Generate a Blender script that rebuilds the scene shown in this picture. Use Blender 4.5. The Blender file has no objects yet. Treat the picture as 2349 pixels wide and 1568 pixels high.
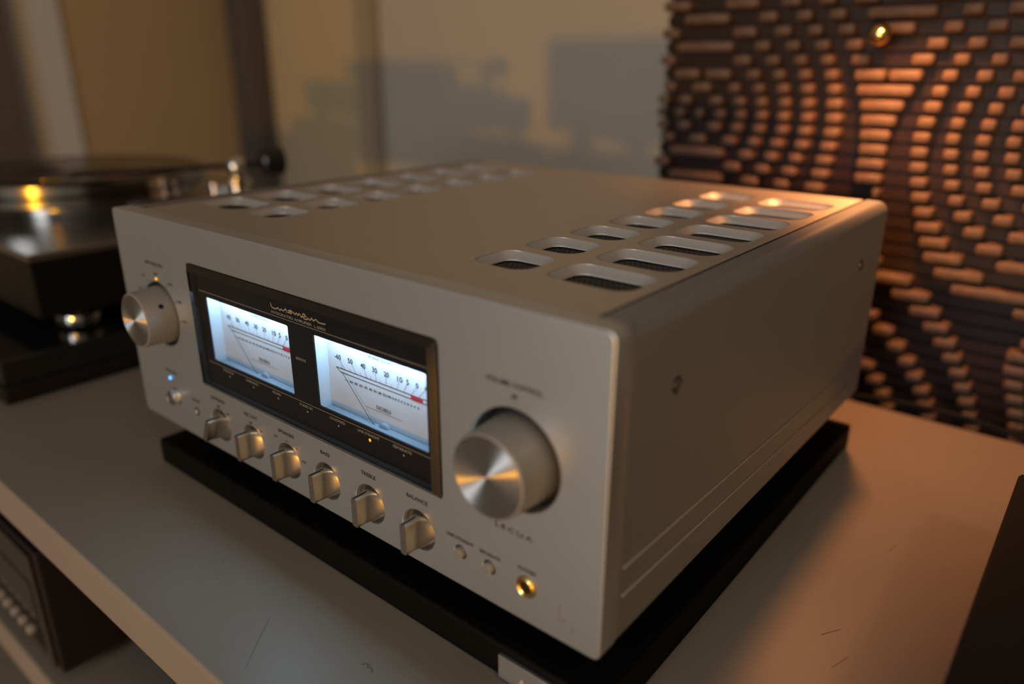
import bpy, bmesh, math, random
from mathutils import Vector, Matrix
random.seed(7)
S = bpy.context.scene
COL = S.collection
PI = math.pi

# ------------------------------------------------------------------ camera
cam_d = bpy.data.cameras.new('camera'); cam = bpy.data.objects.new('camera', cam_d); COL.objects.link(cam)
CR = ((0.77271835, 0.63474539, 0.00215716), (0.22127777, -0.26618798, -0.93817914), (-0.59493067, 0.72542557, -0.34614338))
M = Matrix(((CR[0][0], -CR[1][0], -CR[2][0], 0.58451657), (CR[0][1], -CR[1][1], -CR[2][1], -0.24158645),
            (CR[0][2], -CR[1][2], -CR[2][2], 0.26394168), (0, 0, 0, 1)))
cam.matrix_world = M
cam_d.sensor_width = 36.0
cam_d.lens = 36.0 * 1717.16 / 2349.0
cam_d.clip_start = 0.01
cam_d.dof.use_dof = True
cam_d.dof.focus_distance = 0.452
cam_d.dof.aperture_fstop = 2.5
cam_d.dof.aperture_blades = 0
S.camera = cam

# ------------------------------------------------------------------ world, lights, exposure
W = bpy.data.worlds.new('world'); S.world = W; W.use_nodes = True
bg = W.node_tree.nodes.get('Background') or W.node_tree.nodes.new('ShaderNodeBackground')
bg.inputs[0].default_value = (0.55, 0.6, 0.7, 1); bg.inputs[1].default_value = 0.02
vs = S.view_settings
vs.view_transform = 'Standard'; vs.look = 'None'; vs.gamma = 1.0; vs.use_curve_mapping = False
vs.exposure = 0.0
S.cycles.max_bounces = 8; S.cycles.diffuse_bounces = 3; S.cycles.glossy_bounces = 4; S.cycles.transmission_bounces = 6
S.cycles.caustics_reflective = False; S.cycles.caustics_refractive = False

def light(name, kind, loc, energy, color, **kw):
    d = bpy.data.lights.new(name, kind); d.energy = energy; d.color = color
    for k, v in kw.items(): setattr(d, k, v)
    o = bpy.data.objects.new(name, d); COL.objects.link(o); o.location = loc
    return o
def aim(o, target):
    o.rotation_euler = (Vector(target) - Vector(o.location)).to_track_quat('-Z', 'Y').to_euler()

# low warm lamp on the far side of the room (casts the shadows on the back wall)
l1 = light('floor_lamp_light', 'SPOT', (1.5668, -3.1763, -0.1783), 190.0, (1.0, 0.42, 0.02), shadow_soft_size=0.05, spot_size=1.1, spot_blend=0.4)
aim(l1, (-0.45, 0.5, 0.22))
# dusk daylight through the tall window behind the camera
win = light('window_light', 'AREA', (0.55, -3.85, 0.85), 44.0, (0.88, 0.94, 1.0), shape='RECTANGLE', size=1.2, size_y=1.6)
aim(win, (0.45, 0.0, 0.45))
# small warm lamp hanging in front of the wooden block panel, just above the picture
l2 = light('pendant_lamp_light', 'SPOT', (0.408, 0.468, 0.348), 7.0, (1.0, 0.36, 0.12), shadow_soft_size=0.012, spot_size=2.15, spot_blend=1.0)
aim(l2, (0.398, 0.500, -0.03))
# spot added to fill the shelf beside the amplifier; stands for a second room lamp
l4 = light('shelf_fill_light', 'SPOT', (1.45, -0.50, 1.25), 12.0, (1.0, 0.74, 0.46), shadow_soft_size=0.09, spot_size=0.75, spot_blend=0.8)
aim(l4, (0.52, 0.16, -0.05))

# ------------------------------------------------------------------ materials
def nodes(name):
    m = bpy.data.materials.new(name); m.use_nodes = True
    nt = m.node_tree; return m, nt, nt.nodes, nt.links, nt.nodes['Principled BSDF']
def mat(name, col, rough=0.5, metal=0.0, noise=0.0, nscale=40.0, bump=0.0, bscale=200.0, spec=0.5, stretch=None, emit=None, estr=0.0, aniso=0.0, coat=0.0, tangent=None):
    m, nt, N, L, b = nodes(name)
    b.inputs['Base Color'].default_value = (*col, 1); b.inputs['Roughness'].default_value = rough
    b.inputs['Metallic'].default_value = metal; b.inputs['Specular IOR Level'].default_value = spec
    if coat: b.inputs['Coat Weight'].default_value = coat; b.inputs['Coat Roughness'].default_value = 0.08
    if emit: b.inputs['Emission Color'].default_value = (*emit, 1); b.inputs['Emission Strength'].default_value = estr
    tc = N.new('ShaderNodeTexCoord'); mp = N.new('ShaderNodeMapping'); L.new(tc.outputs['Object'], mp.inputs['Vector'])
    if stretch: mp.inputs['Scale'].default_value = stretch
    if noise:
        n = N.new('ShaderNodeTexNoise'); n.inputs['Scale'].default_value = nscale; n.inputs['Detail'].default_value = 4
        L.new(mp.outputs[0], n.inputs['Vector'])
        r = N.new('ShaderNodeMapRange'); r.inputs['From Min'].default_value = 0.3; r.inputs['From Max'].default_value = 0.7
        r.inputs['To Min'].default_value = 1 - noise; r.inputs['To Max'].default_value = 1 + noise
        L.new(n.outputs['Fac'], r.inputs['Value'])
        mx = N.new('ShaderNodeVectorMath'); mx.operation = 'SCALE'; mx.inputs[0].default_value = col
        L.new(r.outputs[0], mx.inputs['Scale']); L.new(mx.outputs[0], b.inputs['Base Color'])
    if bump:
        n2 = N.new('ShaderNodeTexNoise'); n2.inputs['Scale'].default_value = bscale; n2.inputs['Detail'].default_value = 2
        L.new(mp.outputs[0], n2.inputs['Vector'])
        bp = N.new('ShaderNodeBump'); bp.inputs['Strength'].default_value = bump; bp.inputs['Distance'].default_value = 0.001
        L.new(n2.outputs['Fac'], bp.inputs['Height']); L.new(bp.outputs[0], b.inputs['Normal'])
    if tangent:
        b.inputs['Anisotropic'].default_value = 0.35
        cx_ = N.new('ShaderNodeCombineXYZ'); cx_.inputs[0].default_value, cx_.inputs[1].default_value, cx_.inputs[2].default_value = tangent
        L.new(cx_.outputs[0], b.inputs['Tangent'])
    if aniso:
        b.inputs['Anisotropic'].default_value = aniso
        t = N.new('ShaderNodeTangent'); t.direction_type = 'RADIAL'; t.axis = 'Y'; L.new(t.outputs[0], b.inputs['Tangent']); b.inputs['Anisotropic Rotation'].default_value = 0.25
    return m

MT = {}
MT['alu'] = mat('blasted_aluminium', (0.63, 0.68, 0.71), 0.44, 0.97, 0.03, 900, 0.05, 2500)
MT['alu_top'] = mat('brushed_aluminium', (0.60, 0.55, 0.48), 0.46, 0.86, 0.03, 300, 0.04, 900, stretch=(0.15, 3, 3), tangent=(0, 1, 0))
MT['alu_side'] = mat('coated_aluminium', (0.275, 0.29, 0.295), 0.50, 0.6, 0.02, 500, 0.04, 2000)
MT['vent_metal'] = mat('machined_aluminium', (0.60, 0.60, 0.59), 0.58, 0.7, 0.02, 500)
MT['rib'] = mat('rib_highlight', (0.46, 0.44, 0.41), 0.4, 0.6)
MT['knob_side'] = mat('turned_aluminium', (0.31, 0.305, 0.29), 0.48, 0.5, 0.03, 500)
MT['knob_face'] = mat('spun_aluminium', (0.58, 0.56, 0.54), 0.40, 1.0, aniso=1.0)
MT['lever'] = mat('satin_aluminium', (0.47, 0.43, 0.37), 0.30, 0.97, 0.03, 300, 0.06, 1200, stretch=(1, 1, 8))
MT['lever_recess'] = mat('lever_recess', (0.16, 0.15, 0.135), 0.4, 0.6)
MT['recess'] = mat('dark_recess', (0.05, 0.045, 0.04), 0.4, 0.6)
MT['black'] = mat('black_satin', (0.009, 0.008, 0.008), 0.55, spec=0.22)
MT['black_gloss'] = mat('black_gloss', (0.010, 0.010, 0.011), 0.12)
MT['mask'] = mat('black_mask', (0.008, 0.007, 0.007), 0.6, spec=0.1)
MT['board'] = mat('black_board', (0.004, 0.0036, 0.0032), 0.65, 0, 0.1, 60, spec=0.08)
MT['scuff'] = mat('dark_scuff', (0.13, 0.11, 0.095), 0.7)
MT['ink'] = mat('dark_ink', (0.02, 0.018, 0.017), 0.6)
MT['dial_ink'] = mat('dial_ink', (0.015, 0.02, 0.04), 0.6)
MT['faint_ink'] = mat('faint_engraving', (0.40, 0.385, 0.37), 0.5, 0.7)
MT['pale_ink'] = mat('pale_ink', (0.42, 0.39, 0.35), 0.6)
MT['logo_ink'] = mat('gold_ink', (0.75, 0.58, 0.36), 0.35, 0.4)
MT['red'] = mat('red_zone', (0.45, 0.01, 0.02), 0.6)
MT['dial'] = mat('white_dial', (0.46, 0.50, 0.54), 0.75, spec=0.2)
MT['housing'] = mat('meter_housing', (0.50, 0.55, 0.60), 0.35, 0.2)
MT['lens'] = mat('meter_ledge', (0.17, 0.21, 0.25), 0.35)
MT['gold'] = mat('gold_plate', (0.85, 0.58, 0.18), 0.22, 1.0)
MT['brass'] = mat('polished_brass', (0.80, 0.60, 0.24), 0.14, 1.0)
MT['chrome'] = mat('polished_metal', (0.72, 0.70, 0.68), 0.12, 1.0)
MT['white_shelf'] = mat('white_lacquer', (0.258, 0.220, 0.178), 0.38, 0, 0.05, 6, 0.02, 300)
MT['blue_led'] = mat('blue_led', (0.05, 0.2, 0.6), 0.3, emit=(0.08, 0.38, 1.0), estr=2.6)
MT['amber_led'] = mat('amber_led', (0.6, 0.3, 0.02), 0.3, emit=(1.0, 0.48, 0.02), estr=1.2)
MT['off_led'] = mat('unlit_led', (0.42, 0.40, 0.38), 0.4)
MT['mesh_wire'] = mat('vent_mesh', (0.12, 0.115, 0.11), 0.4, 0.6)
MT['inside'] = mat('dark_inside', (0.006, 0.006, 0.006), 0.8)
MT['screw'] = mat('screw_steel', (0.25, 0.24, 0.22), 0.3, 0.9)
MT['plinth'] = mat('plinth_black', (0.008, 0.007, 0.007), 0.35, spec=0.2)
MT['plinth_top'] = mat('plinth_plate', (0.38, 0.365, 0.35), 0.26, 0.9, 0.03, 200, 0.03, 900, stretch=(0.2, 4, 4))
MT['platter'] = mat('platter_metal', (0.30, 0.285, 0.27), 0.16, 1.0)
MT['vinyl'] = mat('vinyl', (0.010, 0.010, 0.011), 0.16, spec=0.8)
MT['redwood'] = mat('dark_red_wood', (0.006, 0.0018, 0.0016), 0.6, 0, 0.25, 12, stretch=(1, 8, 8))
MT['brown_front'] = mat('dim_metal_front', (0.055, 0.048, 0.042), 0.45, 0.4)
MT['cable'] = mat('black_rubber', (0.008, 0.008, 0.008), 0.6, spec=0.15)
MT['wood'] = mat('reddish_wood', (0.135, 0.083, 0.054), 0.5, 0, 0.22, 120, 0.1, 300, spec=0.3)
MT['wood_dark'] = mat('dark_slat_wood', (0.020, 0.0075, 0.0045), 0.5, 0, 0.25, 120, spec=0.3)  # slats have a much darker wood tone than the raised blocks
MT['wood_back'] = mat('dark_wood', (0.03, 0.014, 0.009), 0.6)
MT['wall'] = mat('plaster', (0.60, 0.545, 0.44), 0.85, 0, 0.02, 3, 0.05, 400)
MT['wall_tan'] = mat('tan_plaster', (0.40, 0.315, 0.19), 0.8, 0, 0.03, 2)
MT['door'] = mat('cream_door', (0.62, 0.50, 0.31), 0.55, 0, 0.02, 3)
MT['trim'] = mat('cream_trim', (0.42, 0.35, 0.24), 0.5)
MT['dark_trim'] = mat('dark_post', (0.10, 0.09, 0.085), 0.6)
MT['pale_light_band'] = mat('pale_light_band', (0.56, 0.58, 0.62), 0.8)
MT['floor'] = mat('floor_boards', (0.33, 0.31, 0.29), 0.45, 0, 0.2, 5, stretch=(1, 8, 1))
MT['ceiling'] = mat('ceiling_paint', (0.78, 0.76, 0.72), 0.9)
MT['lamp_glow'] = mat('lamp_bulb', (1, 0.7, 0.4), 0.5, emit=(1.0, 0.5, 0.2), estr=6.0)

def pane_mat():
    m, nt, N, L, b = nodes('clear_pane'); N.remove(b)
    out = N['Material Output']; tr = N.new('ShaderNodeBsdfTransparent'); gl = N.new('ShaderNodeBsdfGlossy'); mx = N.new('ShaderNodeMixShader'); geo = N.new('ShaderNodeNewGeometry')
    tr.inputs[0].default_value = (0.93, 0.94, 0.95, 1); gl.inputs['Roughness'].default_value = 0.02; 
    dt = N.new('ShaderNodeVectorMath'); dt.operation = 'DOT_PRODUCT'; L.new(geo.outputs['Normal'], dt.inputs[0]); L.new(geo.outputs['Incoming'], dt.inputs[1])
    ab = N.new('ShaderNodeMath'); ab.operation = 'ABSOLUTE'; L.new(dt.outputs['Value'], ab.inputs[0])
    om = N.new('ShaderNodeMath'); om.operation = 'SUBTRACT'; om.inputs[0].default_value = 1.0; L.new(ab.outputs[0], om.inputs[1])
    pw = N.new('ShaderNodeMath'); pw.operation = 'POWER'; pw.inputs[1].default_value = 5.0; L.new(om.outputs[0], pw.inputs[0])
    fr = N.new('ShaderNodeMath'); fr.operation = 'MULTIPLY_ADD'; fr.inputs[1].default_value = 0.96; fr.inputs[2].default_value = 0.02; L.new(pw.outputs[0], fr.inputs[0])
    L.new(fr.outputs[0], mx.inputs[0]); L.new(tr.outputs[0], mx.inputs[1]); L.new(gl.outputs[0], mx.inputs[2]); L.new(mx.outputs[0], out.inputs[0])
    return m
MT['pane'] = pane_mat()
def acrylic():
    m, nt, N, L, b = nodes('clear_acrylic')
    b.inputs['Base Color'].default_value = (0.80, 0.78, 0.76, 1); b.inputs['Roughness'].default_value = 0.03
    b.inputs['Transmission Weight'].default_value = 1.0; b.inputs['IOR'].default_value = 1.49
    return m
MT['acrylic'] = acrylic()
MT['rim'] = mat('polished_dark_rim', (0.045, 0.043, 0.042), 0.10, 0.7)
def shelf_mat():   # white lacquer with fine scratches and specks
    m = MT['white_shelf']; nt = m.node_tree; N, L = nt.nodes, nt.links; b = N['Principled BSDF']
    tc = N.new('ShaderNodeTexCoord')
    v = N.new('ShaderNodeTexVoronoi'); v.inputs['Scale'].default_value = 26; L.new(tc.outputs['Object'], v.inputs['Vector'])
    lt = N.new('ShaderNodeMath'); lt.operation = 'LESS_THAN'; lt.inputs[1].default_value = 0.022; L.new(v.outputs['Distance'], lt.inputs[0])
    src = b.inputs['Base Color'].links[0].from_socket
    mx = N.new('ShaderNodeMix'); mx.data_type = 'RGBA'; L.new(src, mx.inputs['A']); mx.inputs['B'].default_value = (0.20, 0.17, 0.14, 1)
    L.new(lt.outputs[0], mx.inputs['Factor']); L.new(mx.outputs['Result'], b.inputs['Base Color'])
shelf_mat()

# ------------------------------------------------------------------ helpers
def link(name, me, m=None, parent=None, loc=None, rot=None, smooth=None):
    o = bpy.data.objects.new(name, me); COL.objects.link(o)
    if m is not None:
        me.materials.clear(); me.materials.append(MT[m] if isinstance(m, str) else m)
    if parent: o.parent = parent
    if loc: o.location = loc
    if rot: o.rotation_euler = rot
    return o
def obj(name, bm, m, parent=None, loc=None, rot=None, smooth=30):
    me = bpy.data.meshes.new(name); bm.normal_update(); bm.to_mesh(me); bm.free()
    if smooth:
        for p in me.polygons: p.use_smooth = True
        me.set_sharp_from_angle(angle=math.radians(smooth))
        fl = me.attributes.get('flat')
        if fl:
            fl = [d.value for d in fl.data]
            for p in me.polygons:
                if fl[p.index]: p.use_smooth = False
    return link(name, me, m, parent, loc, rot)
def thing(name, label, cat, loc=(0, 0, 0), group=None):
    o = bpy.data.objects.new(name, None); COL.objects.link(o); o.location = loc
    o.empty_display_size = 0.05
    return tag(o, label, cat, group)
def tag(o, label, cat, group=None):
    o['label'] = label; o['category'] = cat
    if group: o['group'] = group
    return o
def struct(o, label=None):
    o['kind'] = 'structure'
    if label: o['label'] = label
    return o
def box(bm, x0, x1, y0, y1, z0, z1, bev=0.0, seg=2):
    r = bmesh.ops.create_cube(bm, size=1.0)
    vs_ = r['verts']
    bmesh.ops.scale(bm, verts=vs_, vec=(x1 - x0, y1 - y0, z1 - z0))
    bmesh.ops.translate(bm, verts=vs_, vec=((x0 + x1) / 2, (y0 + y1) / 2, (z0 + z1) / 2))
    if bev:
        es = list({e for v in vs_ for e in v.link_edges})
        bmesh.ops.bevel(bm, geom=es, offset=bev, segments=seg, affect='EDGES', profile=0.5)
    lay = bm.faces.layers.int.get('flat') or bm.faces.layers.int.new('flat')
    bm.normal_update()
    for f in bm.faces:
        if max(abs(c) for c in f.normal) > 0.9999: f[lay] = 1
    return bm
def B(*a, **k): return box(bmesh.new(), *a, **k)
def lathe(prof, seg=48, axis='Z', cap=True):
    """prof: list of (radius, height)."""
    bm = bmesh.new(); rings = []
    for r, h in prof:
        if r < 1e-6: rings.append([bm.verts.new((0, 0, h))]); continue
        rings.append([bm.verts.new((r * math.cos(2 * PI * i / seg), r * math.sin(2 * PI * i / seg), h)) for i in range(seg)])
    for a, b in zip(rings, rings[1:]):
        if len(a) == 1 and len(b) == 1: continue
        for i in range(seg):
            j = (i + 1) % seg
            if len(a) == 1: bm.faces.new((a[0], b[i], b[j]))
            elif len(b) == 1: bm.faces.new((a[i], a[j], b[0]))
            else: bm.faces.new((a[i], a[j], b[j], b[i]))
    if cap:
        if len(rings[0]) > 1: bm.faces.new(list(reversed(rings[0])))
        if len(rings[-1]) > 1: bm.faces.new(rings[-1])
    bmesh.ops.recalc_face_normals(bm, faces=bm.faces)
    if axis == 'Y':   # profile height runs towards -y (out of the front panel)
        bmesh.ops.rotate(bm, verts=bm.verts, matrix=Matrix.Rotation(PI / 2, 3, 'X'))
    if axis == 'X':
        bmesh.ops.rotate(bm, verts=bm.verts, matrix=Matrix.Rotation(PI / 2, 3, 'Y'))
    return bm
def rrect(cx, cy, hx, hy, r, n=6):
    pts = []
    for sx, sy, a0 in ((1, 1, 0), (-1, 1, PI / 2), (-1, -1, PI), (1, -1, 3 * PI / 2)):
        for i in range(n + 1):
            a = a0 + PI / 2 * i / n
            pts.append((cx + sx * (hx - r) + r * math.cos(a), cy + sy * (hy - r) + r * math.sin(a)))
    return pts
def circ(cx, cy, r, n=40): return [(cx + r * math.cos(2 * PI * i / n), cy + r * math.sin(2 * PI * i / n)) for i in range(n)]
DG = None
def curve_mesh(cu):
    o = bpy.data.objects.new('tmp', cu); COL.objects.link(o)
    bpy.context.view_layer.update()
    me = bpy.data.meshes.new_from_object(o.evaluated_get(bpy.context.evaluated_depsgraph_get()))
    bpy.data.objects.remove(o); bpy.data.curves.remove(cu)
    return me
def plate(name, outer, holes, thick, bev, m, parent, mapping, smooth=35):
    """flat plate with holes; mapping(u, v, w) -> world, w from 0 (outer face) to thick."""
    cu = bpy.data.curves.new(name, 'CURVE'); cu.dimensions = '2D'; cu.fill_mode = 'BOTH'
    for pts in [outer] + holes:
        s = cu.splines.new('POLY'); s.points.add(len(pts) - 1); s.use_cyclic_u = True
        for p, (u, v) in zip(s.points, pts): p.co = (u, v, 0, 1)
    cu.extrude = thick / 2 - bev; cu.bevel_depth = bev; cu.bevel_resolution = 2; cu.offset = -bev
    me = curve_mesh(cu)
    for v in me.vertices: v.co = Vector(mapping(v.co.x, v.co.y, thick / 2 - v.co.z))
    bm = bmesh.new(); bm.from_mesh(me); bmesh.ops.remove_doubles(bm, verts=bm.verts, dist=1e-6)
    bmesh.ops.recalc_face_normals(bm, faces=bm.faces); bm.to_mesh(me); bm.free()
    for p in me.polygons: p.use_smooth = True
    me.update()
    wn = (Vector(mapping(0, 0, 1)) - Vector(mapping(0, 0, 0))).normalized()
    me.set_sharp_from_angle(angle=math.radians(smooth))
    for p in me.polygons: p.use_smooth = abs(p.normal.dot(wn)) < 0.999
    return link(name, me, m, parent)
def text_bm(bm, s, x, z, y, width=None, height=0.0024, align='CENTER', spacing=1.0, bold=0.012, rot=0.0):
    cu = bpy.data.curves.new('t', 'FONT'); cu.body = s; cu.size = 1.0; cu.align_x = 'LEFT'; cu.space_character = spacing
    cu.resolution_u = 3; cu.offset = bold; cu.fill_mode = 'FRONT'
    me = curve_mesh(cu)
    xs = [v.co.x for v in me.vertices]; ys = [v.co.y for v in me.vertices]
    if not xs: return
    x0, x1 = min(xs), max(xs); kz = height / 0.69
    kx = (width / (x1 - x0)) if width else kz
    y_mid = 0.345
    off = {'CENTER': (x0 + x1) / 2, 'LEFT': x0, 'RIGHT': x1}[align]
    c, sn = math.cos(rot), math.sin(rot)
    for v in me.vertices:
        u, w = (v.co.x - off) * kx, (v.co.y - y_mid) * kz
        v.co = Vector((x + u * c - w * sn, y, z + u * sn + w * c))
    bm.from_mesh(me); bpy.data.meshes.remove(me)
def bar_bm(bm, p, q, w, y, dz=0.0002):
    """flat stroke from p to q (x, z) on the plane y."""
    p, q = Vector(p), Vector(q); d = (q - p); 
    if d.length < 1e-9: return
    n = Vector((-d.y, d.x)).normalized() * w / 2
    vs_ = [bm.verts.new((a.x, y, a.y)) for a in (p - n, q - n, q + n, p + n)]
    bm.faces.new(vs_)
def stroke_bm(bm, pts, w, y):
    pts = [Vector(p) for p in pts]; ls, rs = [], []
    for i, p in enumerate(pts):
        d = (pts[min(i + 1, len(pts) - 1)] - pts[max(i - 1, 0)]).normalized(); n = Vector((-d.y, d.x)) * w / 2
        ls.append(bm.verts.new((p.x + n.x, y, p.y + n.y))); rs.append(bm.verts.new((p.x - n.x, y, p.y - n.y)))
    for i in range(len(pts) - 1): bm.faces.new((rs[i], rs[i + 1], ls[i + 1], ls[i]))
def tube(bm, pts, r, seg=10):
    pts = [Vector(p) for p in pts]; rings = []; up = Vector((0, 0, 1))
    for i, p in enumerate(pts):
        d = (pts[min(i + 1, len(pts) - 1)] - pts[max(i - 1, 0)]).normalized()
        a = d.cross(up if abs(d.z) < 0.9 else Vector((1, 0, 0))).normalized(); b = a.cross(d)
        rr = r[i] if isinstance(r, (list, tuple)) else r
        rings.append([bm.verts.new(p + (a * math.cos(2 * PI * k / seg) + b * math.sin(2 * PI * k / seg)) * rr) for k in range(seg)])
    for A, Bq in zip(rings, rings[1:]):
        for k in range(seg): bm.faces.new((A[k], A[(k + 1) % seg], Bq[(k + 1) % seg], Bq[k]))
    bm.faces.new(list(reversed(rings[0]))); bm.faces.new(rings[-1])
    bmesh.ops.recalc_face_normals(bm, faces=bm.faces)
    return bm
def smooth_path(P, n=8):
    P = [Vector(p) for p in P]; out = []
    for i in range(len(P) - 1):
        p0, p1, p2, p3 = P[max(i - 1, 0)], P[i], P[i + 1], P[min(i + 2, len(P) - 1)]
        for k in range(n):
            t = k / n
            out.append(0.5 * ((2 * p1) + (-p0 + p2) * t + (2 * p0 - 5 * p1 + 4 * p2 - p3) * t * t + (-p0 + 3 * p1 - 3 * p2 + p3) * t ** 3))
    out.append(P[-1]); return out

# ------------------------------------------------------------------ the room
ZF, ZC, ZS = -0.72, 1.75, -0.05        # floor, ceiling, shelf top
XL, XR, YB, YF = -2.25, 1.95, 1.57, -4.0
struct(obj('floor', B(XL - 0.1, XR + 0.1, YF - 0.1, YB + 0.1, ZF - 0.08, ZF), 'floor', smooth=None))
struct(obj('ceiling', B(XL - 0.1, XR + 0.1, YF - 0.1, YB + 0.1, ZC, ZC + 0.08), 'ceiling', smooth=None))
struct(obj('wall_back', B(XL, XR, YB, YB + 0.08, ZF, ZC), 'wall', smooth=None))
struct(obj('wall_left', B(XL - 0.08, XL, YF, YB, ZF, ZC), 'wall_tan', smooth=None))
struct(obj('wall_right', B(XR, XR + 0.08, YF, YB, ZF, ZC), 'wall', smooth=None))
struct(obj('wall_front', B(XL, XR, YF - 0.08, YF, ZF, ZC), 'wall', smooth=None))
struct(obj('trim_1', B(-2.245, -2.10, YB - 0.10, YB - 0.002, ZF, ZC, bev=0.004), 'dark_trim'), 'dark grey upright post in the room corner')
d1 = struct(obj('door_1', B(-2.095, -1.555, YB - 0.020, YB - 0.002, ZF, ZC - 0.3, bev=0.003), 'door'), 'cream door beside the dark corner post')
struct(obj('trim_2', B(-1.553, -1.475, YB - 0.045, YB - 0.002, ZF, ZC - 0.25, bev=0.006), 'trim'), 'narrow cream door frame upright')
struct(obj('light_band', B(XL + 0.002, XL + 0.012, 0.70, 0.875, ZF, ZC - 0.2, bev=0.002), 'pale_light_band'), 'pale grey upright strip imitating a band of light on the tan wall')  # added strip; its pale grey paints a band of wall without warm light
struct(obj('trim_3', B(XL + 0.002, XL + 0.06, 0.30, 0.697, ZF, ZC - 0.1, bev=0.004), 'dark_trim'), 'dark upright at the left edge of the wall')
struct(obj('window_1', B(-0.08, 1.18, YF + 0.002, YF + 0.05, -0.26, 1.74, bev=0.01), 'wall'), 'tall window behind the camera')

# ------------------------------------------------------------------ rack with white shelves
rack = thing('audio_rack', 'white lacquered audio rack whose top shelf carries the amplifier', 'rack', (0.1, 0.2, ZF))
def in_rack(o):
    o.location = o.location - rack.location; return o
def part(name, bm, m, parent, smooth=30):
    """mesh given in world coordinates, placed under a parent that may have a location"""
    p = parent; off = Vector((0, 0, 0))
    while p is not None: off += p.location; p = p.parent
    bmesh.ops.translate(bm, verts=bm.verts, vec=-off)
    return obj(name, bm, m, parent, smooth=smooth)
SX0, SX1, SY0, SY1 = -0.95, 0.95, -0.0975, 0.504
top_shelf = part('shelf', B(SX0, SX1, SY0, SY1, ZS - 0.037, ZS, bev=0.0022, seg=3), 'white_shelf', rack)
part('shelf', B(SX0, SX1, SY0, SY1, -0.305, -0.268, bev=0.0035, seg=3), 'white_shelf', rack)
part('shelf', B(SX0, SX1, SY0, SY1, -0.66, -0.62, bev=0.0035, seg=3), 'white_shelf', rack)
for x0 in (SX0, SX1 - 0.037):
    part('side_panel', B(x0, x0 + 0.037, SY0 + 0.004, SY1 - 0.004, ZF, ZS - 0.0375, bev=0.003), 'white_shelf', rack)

def scuff(pts, w):
    bm = bmesh.new(); stroke_bm(bm, pts, w, 0.0)
    for v in bm.verts: v.co = Vector((v.co.x, v.co.z, ZS + 0.00012))
    part('scuff_mark', bm, 'scuff', top_shelf, smooth=None)
scuff([(0.3105, -0.0395), (0.3120, -0.0375), (0.3140, -0.0372), (0.3150, -0.0390), (0.3165, -0.0378), (0.3185, -0.0385), (0.3195, -0.0400)], 0.0008)
scuff([(0.2380, -0.0500), (0.2500, -0.0660), (0.2640, -0.0830)], 0.00025)
scuff([(0.3220, -0.0800), (0.3240, -0.0835), (0.3275, -0.0838)], 0.0004)
scuff([(0.3010, -0.0700), (0.3050, -0.0745), (0.3040, -0.0765)], 0.0004)
scuff([(0.1650, -0.0380), (0.1665, -0.0388)], 0.0008)
scuff([(0.1790, -0.0500), (0.1800, -0.0512)], 0.0005)
scuff([(0.5010, 0.1480), (0.5060, 0.1560), (0.5085, 0.1600)], 0.0004)
scuff([(0.5100, 0.2600), (0.5120, 0.2710)], 0.0005)
scuff([(0.5140, 0.1250), (0.5190, 0.1400)], 0.0003)
# ------------------------------------------------------------------ black isolation board under the amplifier
PT = -0.028
board = thing('isolation_board', 'black flat isolation board lying under the silver amplifier', 'board', (0.222, 0.2, ZS))
part('slab', B(0.003, 0.441, 0.003, 0.400, ZS + 0.0005, PT, bev=0.0022, seg=3), 'board', board)
bd = part('badge', B(0.3765, 0.438, 0.0008, 0.0031, -0.0480, -0.0325, bev=0.0004), 'alu', board)
bd['label'] = 'silver metal badge'
bm = bmesh.new(); text_bm(bm, 'AU', 0.3895, -0.0435, 0.0006, height=0.0075, align='LEFT', spacing=1.15)
part('lettering', bm, 'off_led', bd, smooth=None)

# ------------------------------------------------------------------ amplifier
AW, AH, AD, TP = 0.44, 0.165, 0.40, 0.0135
amp = thing('integrated_amplifier', 'silver integrated amplifier with two lit blue meters, centre of the shelf', 'amplifier', (0.22, 0.2, PT))
VOL = (0.388, 0.0895); INP = (0.0535, 0.092); KX = [0.1165, 0.157, 0.198, 0.238, 0.2785, 0.3195]; KZ = 0.0213
def fp(u, v, w): return (u - amp.location.x, w - amp.location.y, v - amp.location.z)
holes = [rrect(0.2203, 0.09375, 0.1187, 0.04475, 0.003, 3), circ(*VOL, 0.0266, 64), circ(*INP, 0.0243, 56), circ(0.3958, KZ, 0.0058, 28),
         circ(0.3512, KZ, 0.0040, 24), circ(0.3715, KZ, 0.0040, 24), circ(0.0545, 0.0263, 0.0066, 28), circ(0.0835, 0.0222, 0.0030, 20)]
holes += [circ(x, KZ, 0.0125, 40) for x in KX]
front = plate('front_panel', rrect(AW / 2, AH / 2, AW / 2, AH / 2, 0.0045, 5), holes, TP, 0.0007, 'alu', amp, fp)
front['label'] = 'satin silver front panel'
YL = -0.00018       # plane of the printing on the front panel
def put_text(items, parent, m, y, name='lettering', extra=None):
    bm = bmesh.new()
    for it in items:
        s, x, z = it[:3]; kw = it[3] if len(it) > 3 else {}
        text_bm(bm, s, x, z, y, **kw)
    if extra: extra(bm)
    return part(name, bm, m, parent, smooth=None)
sm = dict(height=0.0017)
put_text([('SPEAKERS', 0.1983, 0.0415, dict(width=0.0172)), ('OFF', 0.1860, 0.0357, sm), ('A', 0.1983, 0.0362, sm), ('B', 0.2085, 0.0337, sm), ('A+B', 0.2150, 0.0268, sm)], front, 'ink', YL)
put_text([('REC OUT', 0.1580, 0.0415, dict(width=0.0150)), ('OFF', 0.1570, 0.0362, sm), ('ON', 0.1685, 0.0335, sm)], front, 'ink', YL)
put_text([('CARTRIDGE', 0.1165, 0.0415, dict(width=0.0185)), ('MM', 0.1165, 0.0362, sm), ('MC', 0.1285, 0.0335, sm)], front, 'ink', YL)
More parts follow.
